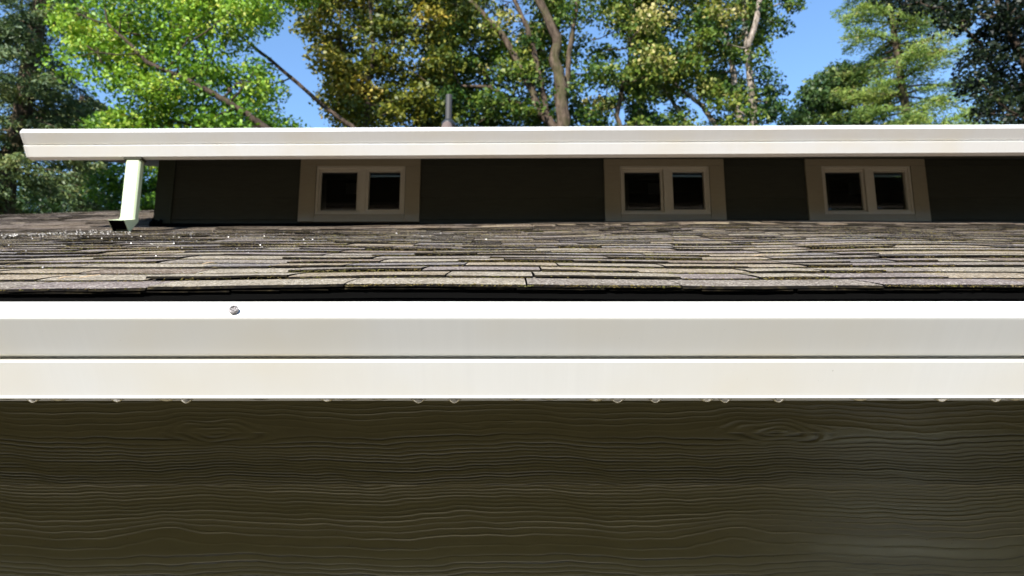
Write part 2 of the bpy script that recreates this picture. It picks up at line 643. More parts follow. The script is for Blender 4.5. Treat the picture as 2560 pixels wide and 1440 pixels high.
s = screw(g_near, 584, 774, 1.4035, .0088, M_zinc, 'fancy')
s['label'] = 'rough silver screw head in the rim of the near gutter'
for px, py, r in ((78, 331, .006), (370, 330, .003), (963, 323, .0038), (1560, 322, .0065), (2168, 317, .0038)):
    screw(g_far, px, py, 5.124, r, M_screwdark)

# ---- near wall under the eave: wood grained boards with real relief
NW_D = 2.15
PER = 1.54
u_knot = at(550, 1080, NW_D).x
z_seam = at(1280, 1213, NW_D).z


def grain(X, Z, board):
    """height of the embossed grain; X, Z arrays"""
    if board == 0:
        kz = at(550, 1082, NW_D).z
        knots = [(u_knot, kz, .15, .032), (u_knot + .74, kz + .03, .08, .009)]
    else:
        kz = at(400, 1350, NW_D).z
        uk = at(405, 1340, NW_D).x
        knots = [(uk, kz, .12, .040), (uk + .82, kz + .07, .09, .008)]
    wave = .0060 * np.sin(2 * np.pi * X / PER * 2 + 1 + board + Z * 5) + .006 * np.exp(-(((X - u_knot - .62 + PER / 2) % PER - PER / 2) / .10) ** 2) * np.exp(-((Z - z_seam - .06) / .05) ** 2) + .0022 * np.sin(2 * np.pi * X / PER * 5 + 2.2 * board + Z * 14) + .0011 * np.sin(2 * np.pi * X / PER * 11 + Z * 40)
    wave = wave + .0007 * np.sin(X * 61 + Z * 90) + .0004 * np.sin(X * 143 + 2)
    psi = Z + wave
    core = np.zeros_like(X)
    dvk = Z - knots[0][1]
    rings = np.zeros_like(X)
    for uk, vk, a, b in knots:
        du = (X - uk + PER / 2) % PER - PER / 2
        dv = Z + wave * .4 - vk
        r = np.sqrt(((du + .012 * np.sin(dv * 90)) / a) ** 2 + ((dv - .004 * np.sin(du * 45)) / b) ** 2) + 1e-6
        fall = np.exp(-np.abs(dv) / (.075))
        shift = -dv / np.maximum(r, 1) ** 2 * fall
        psi = psi + (np.where(r > 1, shift, 0) if board == 0 else -.028 * (b / .04) * np.exp(-(du / (a * .75)) ** 2) * np.exp(-((dv - .02) / .045) ** 2))
        inside = r < 1.12
        core = np.where(inside & (b > .01) & (board == 0), 1, core)
        rings = np.where(inside & (b > .01), r, rings)
    v = (psi - z_seam)
    if board == 0:
        # spacing: tight near the seam, wide at the top
        ctrl = [-.05, 0, .09, .115, .15, .19, .26]
        sp = [.0066, .0074, .0090, .012, .017, .015, .012]
    else:
        ctrl = [-.33, -.26, -.215, -.18, -.15, -.12, -.06, 0, .05]
        sp = [.011, .011, .012, .025, .03, .016, .0105, .008, .008]
    zz = np.linspace(ctrl[0], ctrl[-1], 800)
    F = np.concatenate([[0], np.cumsum(1 / np.interp(zz[:-1], ctrl, sp) * (zz[1] - zz[0]))])
    ph = np.interp(v, zz, F)
    k = np.floor(ph + .5)
    f = ph - k
    hk = np.sin(k * 12.9898 + board * 3) * 43758.5453
    rnd = hk - np.floor(hk)
    pxw = np.interp(v, ctrl, sp)
    dist = f * pxw
    fade = .45 + .55 * np.sin(X * (2 + 3 * rnd) + k * 2.4) ** 2
    line = (.55 + .45 * rnd) * fade * np.exp(-(dist / (.0013 + .0005 * rnd)) ** 2)
    if board == 0: sgn = -1 + 2 * np.clip((v - .135) / .02, 0, 1)
    else: sgn = -1 + 2 * np.clip((v + .185) / .03, 0, 1)
    ring = (.35 + .65 * np.sin(X * 31 + rings * 5) ** 2) * np.exp(-((((np.clip(rings + .09 * np.sin(X * 27 + Z * 60), 0, 5)) ** .8 * 3.1) % 1 - .5) / .17) ** 2)
    wcore = np.where(core > 0, np.clip((1.15 - rings) / .15, 0, 1), 0)
    line = line * sgn * (1 - wcore) + ring * wcore * .8 * np.where(dvk > 0, 1, -1)
    h = line * .0017 + .0008 * np.sin(psi * 60)
    return h, line


def near_board(zlo, zhi, board, proud):
    nx_, nz_ = 470, int((zhi - zlo) / .0015)
    X = np.linspace(-1.95, 1.95, nx_)
    Z = np.linspace(zlo, zhi, nz_)
    XX, ZZ = np.meshgrid(X, Z)
    H, LN = grain(XX, ZZ, board)
    tilt = (ZZ - zlo) / (zhi - zlo) * .006
    Y = NW_D - proud + tilt - H
    V = np.stack([XX, Y, ZZ], -1).reshape(-1, 3)
    idx = np.arange(nx_ * nz_).reshape(nz_, nx_)
    F = np.stack([idx[:-1, :-1], idx[:-1, 1:], idx[1:, 1:], idx[1:, :-1]], -1).reshape(-1, 4)
    # lower lip
    lip0 = V[:nx_].copy(); lip0[:, 1] += .0075
    V = np.concatenate([V, lip0])
    li = np.arange(nx_) + nx_ * nz_
    F = np.concatenate([F, np.stack([li[:-1], li[1:], idx[0, 1:], idx[0, :-1]], -1)])
    me = bpy.data.meshes.new('siding_board')
    me.vertices.add(len(V)); me.vertices.foreach_set('co', V.ravel())
    me.loops.add(F.size); me.loops.foreach_set('vertex_index', F.ravel())
    me.polygons.add(len(F)); me.polygons.foreach_set('loop_start', np.arange(0, F.size, 4))
    me.update(); me.validate()
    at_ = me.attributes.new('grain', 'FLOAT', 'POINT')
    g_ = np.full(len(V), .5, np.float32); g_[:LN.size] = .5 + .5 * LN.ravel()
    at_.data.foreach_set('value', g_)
    return me


mb = MB()
mb.box(-6, 5, NW_D + .022, NW_D + .15, 0, CZ + .15)
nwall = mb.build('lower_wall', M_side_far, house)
nwall['label'] = 'shaded wall of wood grained boards under the near gutter'
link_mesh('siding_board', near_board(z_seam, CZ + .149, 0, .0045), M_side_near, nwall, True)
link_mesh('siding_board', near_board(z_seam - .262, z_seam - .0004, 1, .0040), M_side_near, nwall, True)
zz = z_seam - .262
while zz > .1:
    mb = MB()
    mb.box(-3.2, 3.2, NW_D - .006, NW_D + .021, zz - .261, zz - .0008)
    mb.build('siding_board', M_side_near, nwall)
    zz -= .262

# ---- upper storey wall
cz_l = at(390, 560, WALL_D).x            # house corner
bot_z = roof_z(0, WALL_D) - .03
top_z = CZ + 2.275


def wx(px): return at(px, 535, WALL_D - .02).x


def wz(py): return at(1280, py, WALL_D - .02).z


W1 = dict(l=wx(745), r=wx(1048), fl=wx(785), fr=wx(1011))
shift2 = (wx(1513) - wx(745))
shift3 = (wx(2023) - wx(745))
casing_bot, frame_bot, frame_top, casing_top = wz(554), wz(535.5), wz(414.5), wz(386)
wins = []
edges = [cz_l + .12]
for s_ in (0, shift2, shift3):
    wins.append(s_)
    edges += [W1['l'] + s_, W1['r'] + s_]
edges.append(5.1)

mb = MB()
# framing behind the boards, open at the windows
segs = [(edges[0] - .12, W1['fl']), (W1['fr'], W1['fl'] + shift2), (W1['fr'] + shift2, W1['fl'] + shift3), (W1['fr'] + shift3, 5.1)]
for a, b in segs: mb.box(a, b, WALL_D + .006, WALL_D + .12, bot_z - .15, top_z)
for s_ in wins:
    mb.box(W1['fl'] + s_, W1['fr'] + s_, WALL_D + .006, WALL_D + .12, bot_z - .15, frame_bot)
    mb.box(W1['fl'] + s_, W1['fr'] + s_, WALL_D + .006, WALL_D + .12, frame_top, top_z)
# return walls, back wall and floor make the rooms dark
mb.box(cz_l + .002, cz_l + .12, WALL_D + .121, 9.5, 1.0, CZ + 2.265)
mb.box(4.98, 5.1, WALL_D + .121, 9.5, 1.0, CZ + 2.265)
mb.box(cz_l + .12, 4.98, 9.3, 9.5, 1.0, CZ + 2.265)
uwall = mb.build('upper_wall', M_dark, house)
uwall['label'] = 'dark olive upper wall shaded by the eave'
mb = MB()
mb.add([(cz_l + .01, WALL_D + .13, top_z - .01), (cz_l + .01, 9.49, top_z - .01), (cz_l + .01, 9.49, CZ + 3.4), ], [(0, 1, 2), (2, 1, 0)])
mb.add([(5.08, WALL_D + .13, top_z - .01), (5.08, 9.49, top_z - .01), (5.08, 9.49, CZ + 3.4), ], [(0, 1, 2)])
mb.box(cz_l + .03, 5.07, 9.35, 9.45, CZ + 2.0, CZ + 3.4)
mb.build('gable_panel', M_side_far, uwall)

seam = at(1280, 496, WALL_D).z
rows = [(bot_z + .02, bot_z + .055), (bot_z + .055, seam), (seam, seam + .27), (seam + .27, top_z)]
for k in range(0, len(edges), 2):
    a, b = edges[k], edges[k + 1]
    for zl, zh in rows:
        if zh - zl < .01: continue
        mb = MB()
        x0, x1 = a + .002, b - .002
        y0 = WALL_D - .010
        mb.add([(x0, y0, zl + .001), (x1, y0, zl + .001), (x1, y0 + .007, zh), (x0, y0 + .007, zh), (x0, WALL_D + .004, zl + .001), (x1, WALL_D + .004, zl + .001), (x1, WALL_D + .005, zh), (x0, WALL_D + .005, zh)],
               [(0, 1, 2, 3), (0, 4, 5, 1), (4, 7, 6, 5), (0, 3, 7, 4), (1, 5, 6, 2), (3, 2, 6, 7)])
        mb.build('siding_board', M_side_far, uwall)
for s_ in wins:
    mb = MB()
    mb.box(W1['l'] + s_ + .001, W1['r'] + s_ - .001, WALL_D - .004, WALL_D + .005, bot_z + .02, casing_bot - .003)
    mb.build('siding_board', M_side_far, uwall)
mb = MB()
mb.box(cz_l, cz_l + .118, WALL_D - .018, WALL_D + .005, bot_z + .0, top_z)
mb.box(cz_l - .018, cz_l + .0, WALL_D - .018, WALL_D + .10, bot_z + .0, top_z)
mb.build('corner_board', M_corner, uwall)
mb = MB()
mb.box(cz_l - .02, 5.1, WALL_D - .03, WALL_D - .0, bot_z - .03, bot_z + .018)
for k in range(8):
    mb.box(cz_l - .03 + k * .012, cz_l - .02 + k * .012, WALL_D - .05 - .006 * (k % 3), WALL_D - .03, bot_z - .03, bot_z + .03 + .004 * ((k * 7) % 5))
mb.build('step_flashing', M_flash, uwall)

# ---- windows


def ring_box(mb, x0, x1, z0, z1, bw, y0, y1, mi=0, bl=None, br=None, bt=None, bb=None):
    bl = bw if bl is None else bl; br = bw if br is None else br
    bt = bw if bt is None else bt; bb = bw if bb is None else bb
    mb.box(x0, x1, y0, y1, z0, z0 + bb, mi)
    mb.box(x0, x1, y0, y1, z1 - bt, z1, mi)
    mb.box(x0, x0 + bl, y0, y1, z0 + bb, z1 - bt, mi)
    mb.box(x1 - br, x1, y0, y1, z0 + bb, z1 - bt, mi)


labels = ['clerestory window nearest the downspout', 'middle one of the three small windows', 'small window at the right end of the row']
for wi, s_ in enumerate(wins):
    fl, fr, l, r_ = (W1[k] + s_ for k in ('fl', 'fr', 'l', 'r'))
    WD = WALL_D
    mb = MB()
    gx = lambda p: wx(p) + s_
    # frame: outer ring, centre mullion, fixed light surround on the right
    ring_box(mb, fl + .003, fr - .003, frame_bot + .002, frame_top - .002, .018, WD - .016, WD + .07)
    mb.box(gx(895), gx(911), WD - .0135, WD + .06, frame_bot + .0202, frame_top - .0202)
    ring_box(mb, gx(911) + .0005, fr - .0215, frame_bot + .0205, frame_top - .0205, .022, WD - .009, WD + .05, bt=.018, bb=.022)
    win = mb.build('window', M_vinyl, house, bevel=.0015)
    win['label'] = labels[wi]
    # sliding sash on the left, set back
    mb = MB()
    ring_box(mb, gx(790.5), gx(894), frame_bot + .022, frame_top - .022, .020, WD + .004, WD + .03, bb=.017)
    mb.build('sash', M_vinyl, win, bevel=.001)
    mb = MB()
    ring_box(mb, gx(797), gx(891), wz(525), wz(430.5), .028, WD + .034, WD + .05, bl=.034, br=.006, bt=.040, bb=.026)
    o = mb.build('screen_frame', M_sashdark, win)
    mb = MB(); mb.box(gx(797) + .001, gx(891), WD + .0302, WD + .0335, wz(525), wz(430.5)); mb.build('glass_pane', M_glass, win)
    mb = MB(); mb.box(gx(915), gx(1000), WD + .030, WD + .0335, wz(527), wz(427)); mb.build('glass_pane', M_glass, win)
    mb = MB(); mb.box(gx(858), gx(889), WD + .0350, WD + .0357, wz(480), wz(452))
    st = mb.build('window_sticker', M_stick, win)
    mb = MB()
    mb.box(l, r_, WD - .024, WD + .004, frame_top + .0005, top_z - .002)
    mb.build('casing_board', M_trim, win, bevel=.0015)
    mb = MB(); mb.box(l, fl, WD - .024, WD + .004, casing_bot, frame_top - .0012); mb.build('casing_board', M_trim, win, bevel=.0015)
    mb = MB(); mb.box(fr, r_, WD - .024, WD + .004, casing_bot, frame_top - .0012); mb.build('casing_board', M_trim, win, bevel=.0015)
    mb = MB(); mb.box(fl + .0012, fr - .0012, WD - .022, WD + .004, casing_bot - .0008, frame_bot); mb.build('casing_board', M_trim, win, bevel=.0015)

# ---- upper roof: sloping slab with bargeboard
US = .325


def ub(d): return CZ + 2.106 + US * (d - 5.31)


mb = MB()
X0, X1 = -3.51, 5.2
D0, D1 = 5.31, 9.9
th = .155
mb.add([(X0, D0, ub(D0)), (X1, D0, ub(D0)), (X1, D1, ub(D1)), (X0, D1, ub(D1)), (X0, D0, ub(D0) + th), (X1, D0, ub(D0) + th), (X1, D1, ub(D1) + th), (X0, D1, ub(D1) + th)],
       [(0, 3, 2, 1), (4, 5, 6, 7), (0, 1, 5, 4), (1, 2, 6, 5), (2, 3, 7, 6), (3, 0, 4, 7)])
uroof = mb.build('upper_roof', M_side_far, house)
for k in range(32):
    dk = 5.28 + k * .145
    mb = MB()
    mb.add([(X0 - .02, dk, ub(dk) + th + .010), (X1, dk, ub(dk) + th + .010), (X1, dk + .19, ub(dk + .19) + th + .002), (X0 - .02, dk + .19, ub(dk + .19) + th + .002),
            (X0 - .02, dk, ub(dk) + th + .003), (X1, dk, ub(dk) + th + .003)],
           [(0, 1, 2, 3), (0, 4, 5, 1), (0, 3, 4), (1, 5, 2)])
    mb.build('shingle_course', SH[k % 4], uroof)

# ---- vent pipe with rubber boot
vp = at(1121, 318, 6.4)
vx, vd = vp.x, 6.4
zr = ub(vd) + th
ztop = at(1121, 238, 6.4).z
mb = MB()
rings = []
r0 = .029
prof = [(r0, zr - .1), (r0, ztop - .004), (r0 * .97, ztop), (r0 * .80, ztop), (r0 * .80, ztop - .1)]
for rr, z in prof: rings.append([(vx + rr * math.cos(t), vd + rr * math.sin(t), z) for t in np.linspace(0, 2 * math.pi, 25)[:-1]])
mb.loft(rings, cap=False)
pipe = mb.build('vent_pipe', M_pipe, house, smooth=False)
for p_ in pipe.data.polygons: p_.use_smooth = True
zb = at(1121, 304, 6.4).z
mb = MB()
prof = [(.033, zb + .012), (.040, zb + .012), (.050, zb), (.062, zb - .014), (.066, zb - .05), (.050, zb - .055)]
rings = [[(vx + rr * math.cos(t), vd + rr * math.sin(t), z) for t in np.linspace(0, 2 * math.pi, 25)[:-1]] for rr, z in prof]
mb.loft(rings, cap=False)
mb.build('rubber_boot', M_boot, pipe, smooth=True)
mb = MB()
prof = [(.004, zb - .036), (.022, zb - .040), (.038, zb - .052), (.06, zb - .11), (.09, zr - .02)]
rings = [[(vx + rr * math.cos(t) - .005, vd - .075 + rr * math.sin(t), z) for t in np.linspace(0, 2 * math.pi, 25)[:-1]] for rr, z in prof]
mb.loft(rings, cap=False)
mb.build('pipe_flange', M_bootflange, pipe, smooth=True)

# ---- downspout with kicked-out elbow
sx0 = at(314, 400, 5.235).x
sx1 = sx0 + .106
sy0, sy1 = 5.235, 5.307


def rrect(x0, x1, y0, y1, z, c=.012):
    return [(x0 + c, y0, z), (x1 - c, y0, z), (x1, y0 + c, z), (x1, y1 - c, z), (x1 - c, y1, z), (x0 + c, y1, z), (x0, y1 - c, z), (x0, y0 + c, z)]


gz = CZ + .0892 + FZ + .0050 * sx0
zel = at(300, 547, 5.235).z
mb = MB()
rings = [rrect(sx0, sx1, sy0, sy1, gz + .004), rrect(sx0, sx1, sy0, sy1, zel)]
# corrugation hint: second ring set narrower
mb.loft(rings, cap=True)
spout = mb.build('downspout', M_spout, house)
spout['label'] = 'pale green lit rectangular downspout with elbow'
mb = MB()
ring0 = rrect(sx0 - .003, sx1 + .003, sy0 - .003, sy1 + .003, zel + .012)
ring1 = rrect(sx0 - .003, sx1 + .003, sy0 - .003, sy1 + .003, zel - .002)


def tilt_ring(dd, zz_, hgt, fwd):
    # opening faces the eave, sloping down the roof
    out = []
    for (x, y, z) in rrect(sx0 - .003, sx1 + .003, 0, 1, 0, .012):
        yy = (y if abs(y) > .5 or y == 0 else y)
        u = min(1, max(0, y))
        out.append((x, dd + (1 - u) * 0 + u * fwd, zz_ - u * hgt))
    return out


ringA = [(x, sy0 - .003 - .135 + (0 if y < .5 * (sy0 + sy1) else .085), (zel - .050) if y < .5 * (sy0 + sy1) else (zel - .118)) for (x, y, z) in ring1]
inner = [(x * 1.0 + (0.0015 if x < (sx0 + sx1) / 2 else -.0015), y, z + (-.0015 if z > zel - .08 else .0015)) for (x, y, z) in ringA]
deep = [(x, y + .06, z + .02) for (x, y, z) in inner]
mb.loft([ring0, ring1, ringA, inner], cap=False)
mb.loft([inner, deep], 1, cap=False)  # inside of the elbow painted black for the shade in its opening
mb.add(deep, [tuple(range(8))], 1)
mb.build('elbow', [M_spout, M_flash], spout)
mb = MB()
mb.box(sx0 - .012, sx1 + .012, sy0 - .010, sy1 - .002, gz - .016, gz - .001)
mb.build('outlet_collar', M_side_far, spout)

# ------------------------------------------------------------------ water drops under the near gutter
drops = [(8, 1), (76, 6), (140, 3), (288, 5), (412, 3.5), (461, 7), (645, 1.5), (815, 4.5), (868, 2), (945, 2), (1045, 7), (1135, 7), (1293, 2.5), (1375, 2), (1490, 4), (1545, 6.5), (1640, 6.5),
         (1770, 5), (1815, 6.5), (1950, 6), (2155, 3.5), (2240, 1.5), (2360, 5), (2495, 5.5), (2545, 3)]
for k, (px, h) in enumerate(drops):
    c = at(px, 1003, 1.5095)
    hw = (.016 if h > 4 else .021) * random.uniform(.9, 1.1)
    hh = h / 820.0
    zt = CZ + .0893 + .0004 * c.x
    mb = MB()
    rings = []
    for i in range(7):
        q = i / 6
        rr = (1 - q) ** 1.15 * .96 + .04 * math.sqrt(max(0, 1 - q * q))
        if i == 6: rr = .02
        zq = zt - .0003 - hh * math.sin(q * math.pi / 2) ** 1.2
        rings.append([(c.x + hw * rr * math.cos(t), 1.5165 + .0085 * rr * math.sin(t), zq) for t in np.linspace(0, 2 * math.pi, 17)[:-1]])
    mb.loft(rings)
    o = mb.build('water_drop', M_water, None, smooth=True)
    size = 'full pointed water drop' if h > 5.5 else ('small rounded water drop' if h > 3.2 else 'faint flat water bulge')
    nth = ['leftmost', 'second', 'third', 'fourth', 'fifth', 'sixth', 'seventh', 'eighth', 'ninth', 'tenth', 'eleventh', 'twelfth', 'thirteenth', 'fourteenth', 'fifteenth', 'sixteenth',
           'seventeenth', 'eighteenth', 'nineteenth', 'twentieth', 'twenty-first', 'twenty-second', 'twenty-third', 'next to last', 'rightmost'][k]
    set_props(o, f'{size} under the near gutter, {nth} from the left' if k not in (0, 23, 24) else f'{size} under the near gutter, {nth} of the row', 'water drop', 'water drops under the near gutter')

# ------------------------------------------------------------------ moss, grit and wet beads on the roof
T = [(1, 1, 1), (-1, -1, 1), (-1, 1, -1), (1, -1, -1)]
OCT = np.array([(1, 0, 0), (-1, 0, 0), (0, 1, 0), (0, -1, 0), (0, 0, 1), (0, 0, -1)], float)
OCF = [(0, 2, 4), (2, 1, 4), (1, 3, 4), (3, 0, 4), (2, 0, 5), (1, 2, 5), (3, 1, 5), (0, 3, 5)]


def blobs(name, centers, sizes, material, flat=.6):
    n_ = len(centers)
    V = np.zeros((n_, 6, 3))
    for k in range(n_):
        a = rng.uniform(.5, 1.3, 6)[:, None]
        s3 = np.array([sizes[k] * rng.uniform(.8, 1.8), sizes[k], sizes[k] * flat])
        V[k] = OCT * a * s3 + centers[k]
    F = np.concatenate([np.array(OCF) + 6 * k for k in range(n_)])
    me = bpy.data.meshes.new(name)
    me.from_pydata(V.reshape(-1, 3).tolist(), [], F.tolist())
    o = link_mesh(name, me, material)
    return o


cs, sz = [], []
for (off, d, x0, x1, th_, mi, rw, lifted) in tabs:
    if d > 5.2 or off: continue
    dens = random.choice([.2, .8, 1.8, 3.5]) * (260 if d < 3 else 120)
    if rw == 0: dens *= .5
    for k in range(int((x1 - x0) * dens)):
        x = random.uniform(x0, x1)
        dd = d - random.uniform(-.001, .004)
        cs.append((x, dd, roof_z(x, d) + random.uniform(0.0005, th_ * .8)))
        sz.append(random.uniform(.0008, .0024) * (1 if d < 2.6 else 1.4))
o = blobs('moss', cs, sz, M_moss, .7)
set_props(o, 'olive brown moss and grit gathered along the shingle edges of the lower roof', 'moss', kind='stuff')

# wet beads: flat faces aimed between sun and camera, shaped to make glints
V, F = [], []
for k in range(950):
    q = random.random()
    if q < .55:
        px = random.uniform(-20, 330); py = 592 - px * .035 + random.gauss(0, 3.5); s_ = random.uniform(.0008, .0028)
    elif q < .82:
        px = 340 + abs(random.gauss(0, 330)); py = 581 - (px - 340) * .004 + abs(random.gauss(0, 8)); s_ = random.uniform(.0006, .0018)
    else:
        px = random.uniform(0, 1250) ; py = 585 + abs(random.gauss(0, 34)) * (1 - px / 1800); s_ = random.uniform(.0012, .0035)
    # where the sight line meets the roof
    lo, hi = 1.6, 7.5
    f_ = lambda D: at(px, py, D).z - roof_z(at(px, py, D).x, D)
    for _ in range(30):
        m2 = (lo + hi) / 2
        if f_(m2) < 0: hi = m2
        else: lo = m2
    if f_(1.6) < 0: continue
    D = lo
    if D > 6.8: continue
    c = at(px, py, D)
    if D > WALL_D - .1 and c.x > cz_l - .1: continue
    nv = ((cam.location - c).normalized() + sdir).normalized()
    nv = (nv + Vector((random.gauss(0, .075), random.gauss(0, .02), random.gauss(0, .075)))).normalized()
    a = nv.orthogonal().normalized(); b = nv.cross(a)
    base = len(V)
    c = c + Vector((0, 0, s_ * .5 + .006))
    for j in range(6):
        t = j * math.pi / 3
        V.append(tuple(c + (a * math.cos(t) + b * math.sin(t)) * s_ * .7 + nv * s_ * .4))
    for j in range(6):
        t = j * math.pi / 3
        V.append(tuple(c + (a * math.cos(t) + b * math.sin(t)) * s_ * 1.05 - nv * s_ * .4))
    F.append(tuple(base + j for j in range(6)))
    for j in range(6):
        F.append((base + j, base + (j + 1) % 6 + 0, base + 6 + (j + 1) % 6, base + 6 + j)[::-1])
me = bpy.data.meshes.new('water_beads')
me.from_pydata(V, [], F)
o = link_mesh('water_beads', me, M_wetbead)
set_props(o, 'glinting water beads scattered on the wet left part of the lower roof', 'water', kind='stuff')

# few dry needles lying on the second course
for k, (px, py, a0, ln) in enumerate([(165, 696, .5, .035), (226, 694, -.2, .05), (520, 660, .1, .03), (1900, 640, .3, .04)]):
    D = 1.75 if py > 680 else 2.0
    for _ in range(20):
        c = at(px, py, D); D += (roof_z(c.x, D) + .008 - c.z) / -.1 if False else 0
    lo, hi = 1.5, 7.5
    for _ in range(30):
        m2 = (lo + hi) / 2
        c = at(px, py, m2)
        if c.z - roof_z(c.x, m2) - .008 < 0: hi = m2
        else: lo = m2
    c = at(px, py, lo)
    mb = MB()
    p0 = c + Vector((-ln / 2, 0, 0)); p1 = c + Vector((0, -.004, .003)); p2 = c + Vector((ln / 2, a0 * .03, .006))
    mb.tube([p0, p1, p2], [.0009, .0011, .0006], 5)
    mt = bpy.data.materials.get('dry_needle') or mat('dry_needle', (.5, .36, .22), .7)[0]
    o = mb.build('dry_needle', mt)
    set_props(o, ['short pale dry needle on the lower roof, far left', 'long pale dry needle on the lower roof, left of the screw', 'dry needle on the roof above the screw head', 'dry needle on the roof below the right windows'][k], 'needle', 'dry needles on the lower roof')


# ------------------------------------------------------------------ trees
def in_poly(x, y, poly):
    c = False
    j = len(poly) - 1
    for i in range(len(poly)):
        xi, yi = poly[i]; xj, yj = poly[j]
        if (yi > y) != (yj > y) and x < (xj - xi) * (y - yi) / (yj - yi) + xi: c = not c
        j = i
    return c


def leaves_mesh(name, C, S, TINT, asp=.75, up=.35, narrow=False, dirs=None):
    n_ = len(C)
    nrm = rng.normal(size=(n_, 3))
    nrm[:, 2] += up * 2
    nrm[:, 1] -= up * 1.2
    nrm /= np.linalg.norm(nrm, axis=1)[:, None]
    a = rng.normal(size=(n_, 3)) if dirs is None else dirs + rng.normal(size=(n_, 3)) * .35
    if dirs is None: a[:, 2] -= .5
    a -= nrm * (a * nrm).sum(1)[:, None]
    a /= np.linalg.norm(a, axis=1)[:, None] + 1e-9
    b = np.cross(nrm, a)
    S = S[:, None]
    V = np.zeros((n_, 4, 3))
    V[:, 0] = C - a * S * .5
    V[:, 1] = C + b * S * asp * .5 + a * S * .02 + nrm * S * .12
    V[:, 2] = C + a * S * .5
    V[:, 3] = C - b * S * asp * .5 + a * S * .02 + nrm * S * .12
    me = bpy.data.meshes.new(name)
    me.vertices.add(n_ * 4); me.vertices.foreach_set('co', V.ravel())
    me.loops.add(n_ * 4); me.loops.foreach_set('vertex_index', np.arange(n_ * 4))
    me.polygons.add(n_); me.polygons.foreach_set('loop_start', np.arange(0, n_ * 4, 4))
    me.update()
    at_ = me.attributes.new('tint', 'FLOAT', 'FACE')
    at_.data.foreach_set('value', np.clip(TINT, 0, 1).astype(np.float32))
    return me


def make_tree(name, label, D, stems, poly, leafmat, bark, nclump, per, leaf=.09, rc=(.25, .6), depth=2.5, hole=None, tint_fn=None, base=None, asp=.75, group=None, branch_r=.042):
    """stems: list of (points in photo pixels, width0, width1 in pixels, depth offset)"""
    basep = base or at(stems[0][0][0][0], stems[0][0][0][1], D)
    root = empty(name, (basep.x, D, 0))
    set_props(root, label, 'tree', group)
    tmb = MB()
    skel = []
    first = True
    for pts, w0, w1, dd in stems:
        W = []
        for k, (px, py) in enumerate(pts):
            W.append(at(px, py, D + dd))
        k_ = (W[0] - cam.location).length / FPX
        r0, r1 = w0 * k_ / 2, w1 * k_ / 2
        if first or (W[0].z > 3 and pts[0][1] > 325):
            foot = Vector((basep.x, D, 0))
            W = [foot, foot.lerp(W[0], .5) + Vector((.05, 0, 0))] + W
            rr = [r0 * 1.25, r0 * 1.1] + list(np.linspace(r0, r1, len(pts)))
        else:
            rr = list(np.linspace(r0, r1, len(pts)))
        first = False
        # refine with small kinks
        Q, RR = [W[0]], [rr[0]]
        for i in range(len(W) - 1):
            n2 = 4
            for j in range(1, n2 + 1):
                q = W[i].lerp(W[i + 1], j / n2)
                if j < n2: q = q + Vector((random.gauss(0, 1), random.gauss(0, 1), 0)) * rr[i] * .18
                Q.append(q); RR.append(rr[i] + (rr[i + 1] - rr[i]) * j / n2)
        tmb.tube(Q, RR, 9, wob=.12)
        for q, r in zip(Q, RR):
            if q.z > 3.5: skel.append((q, r))
    xs_ = [p[0] for p in poly]; ys_ = [p[1] for p in poly]
    centers = []
    tries = 0
    while len(centers) < nclump and tries < nclump * 30:
        tries += 1
        px, py = random.uniform(min(xs_), max(xs_)), random.uniform(min(ys_), max(ys_))
        if not in_poly(px, py, poly): continue
        if hole and any(((px - hx) / hw) ** 2 + ((py - hy) / hh) ** 2 < 1 for hx, hy, hw, hh in hole): continue
        centers.append((at(px, py, D + random.uniform(-depth, depth)), px, py))
    C, S, TT = [], [], []
    for c, px, py in centers:
        near = min(skel, key=lambda s: (s[0] - c).length + max(0, s[0].z - c.z) * .8)
        L = (near[0] - c).length
        if L > .3:
            mid = near[0].lerp(c, .5) + Vector((random.gauss(0, .1), random.gauss(0, .1), random.gauss(.05, .1))) * L * .6
            tmb.tube([near[0], near[0].lerp(mid, .5) + Vector((0, 0, -.03 * L)), mid, mid.lerp(c, .6), c], [min(near[1] * .5, branch_r * (.5 + L * .2)), branch_r * .45, branch_r * .32, branch_r * .2, .004], 5)
            if random.random() < .6: skel.append((mid, branch_r * .4))
        r = random.uniform(*rc)
        n_ = int(per * (r / rc[1]) ** 2 * random.uniform(.6, 1.3))
        g_ = rng.normal(size=(n_, 3))
        g_ /= np.linalg.norm(g_, axis=1)[:, None]
        g_ *= (rng.uniform(0, 1, n_) ** .45)[:, None] * r * np.array([1.25, 1.25, .62])
        g_[:, 2] -= .25 * (g_[:, 0] ** 2 + g_[:, 1] ** 2) / r
        C.append(g_ + np.array(c))
        S.append(leaf * rng.uniform(.55, 1.25, n_))
        t0 = random.gauss(.5, .19) + (tint_fn(px, py) if tint_fn else 0)
        TT.append(t0 + rng.normal(0, .17, n_))
    me = leaves_mesh('crown', np.concatenate(C), np.concatenate(S), np.concatenate(TT), asp)
    tmb.build('trunk', bark, root, smooth=True)
    link_mesh('crown', me, leafmat, root)
    return root


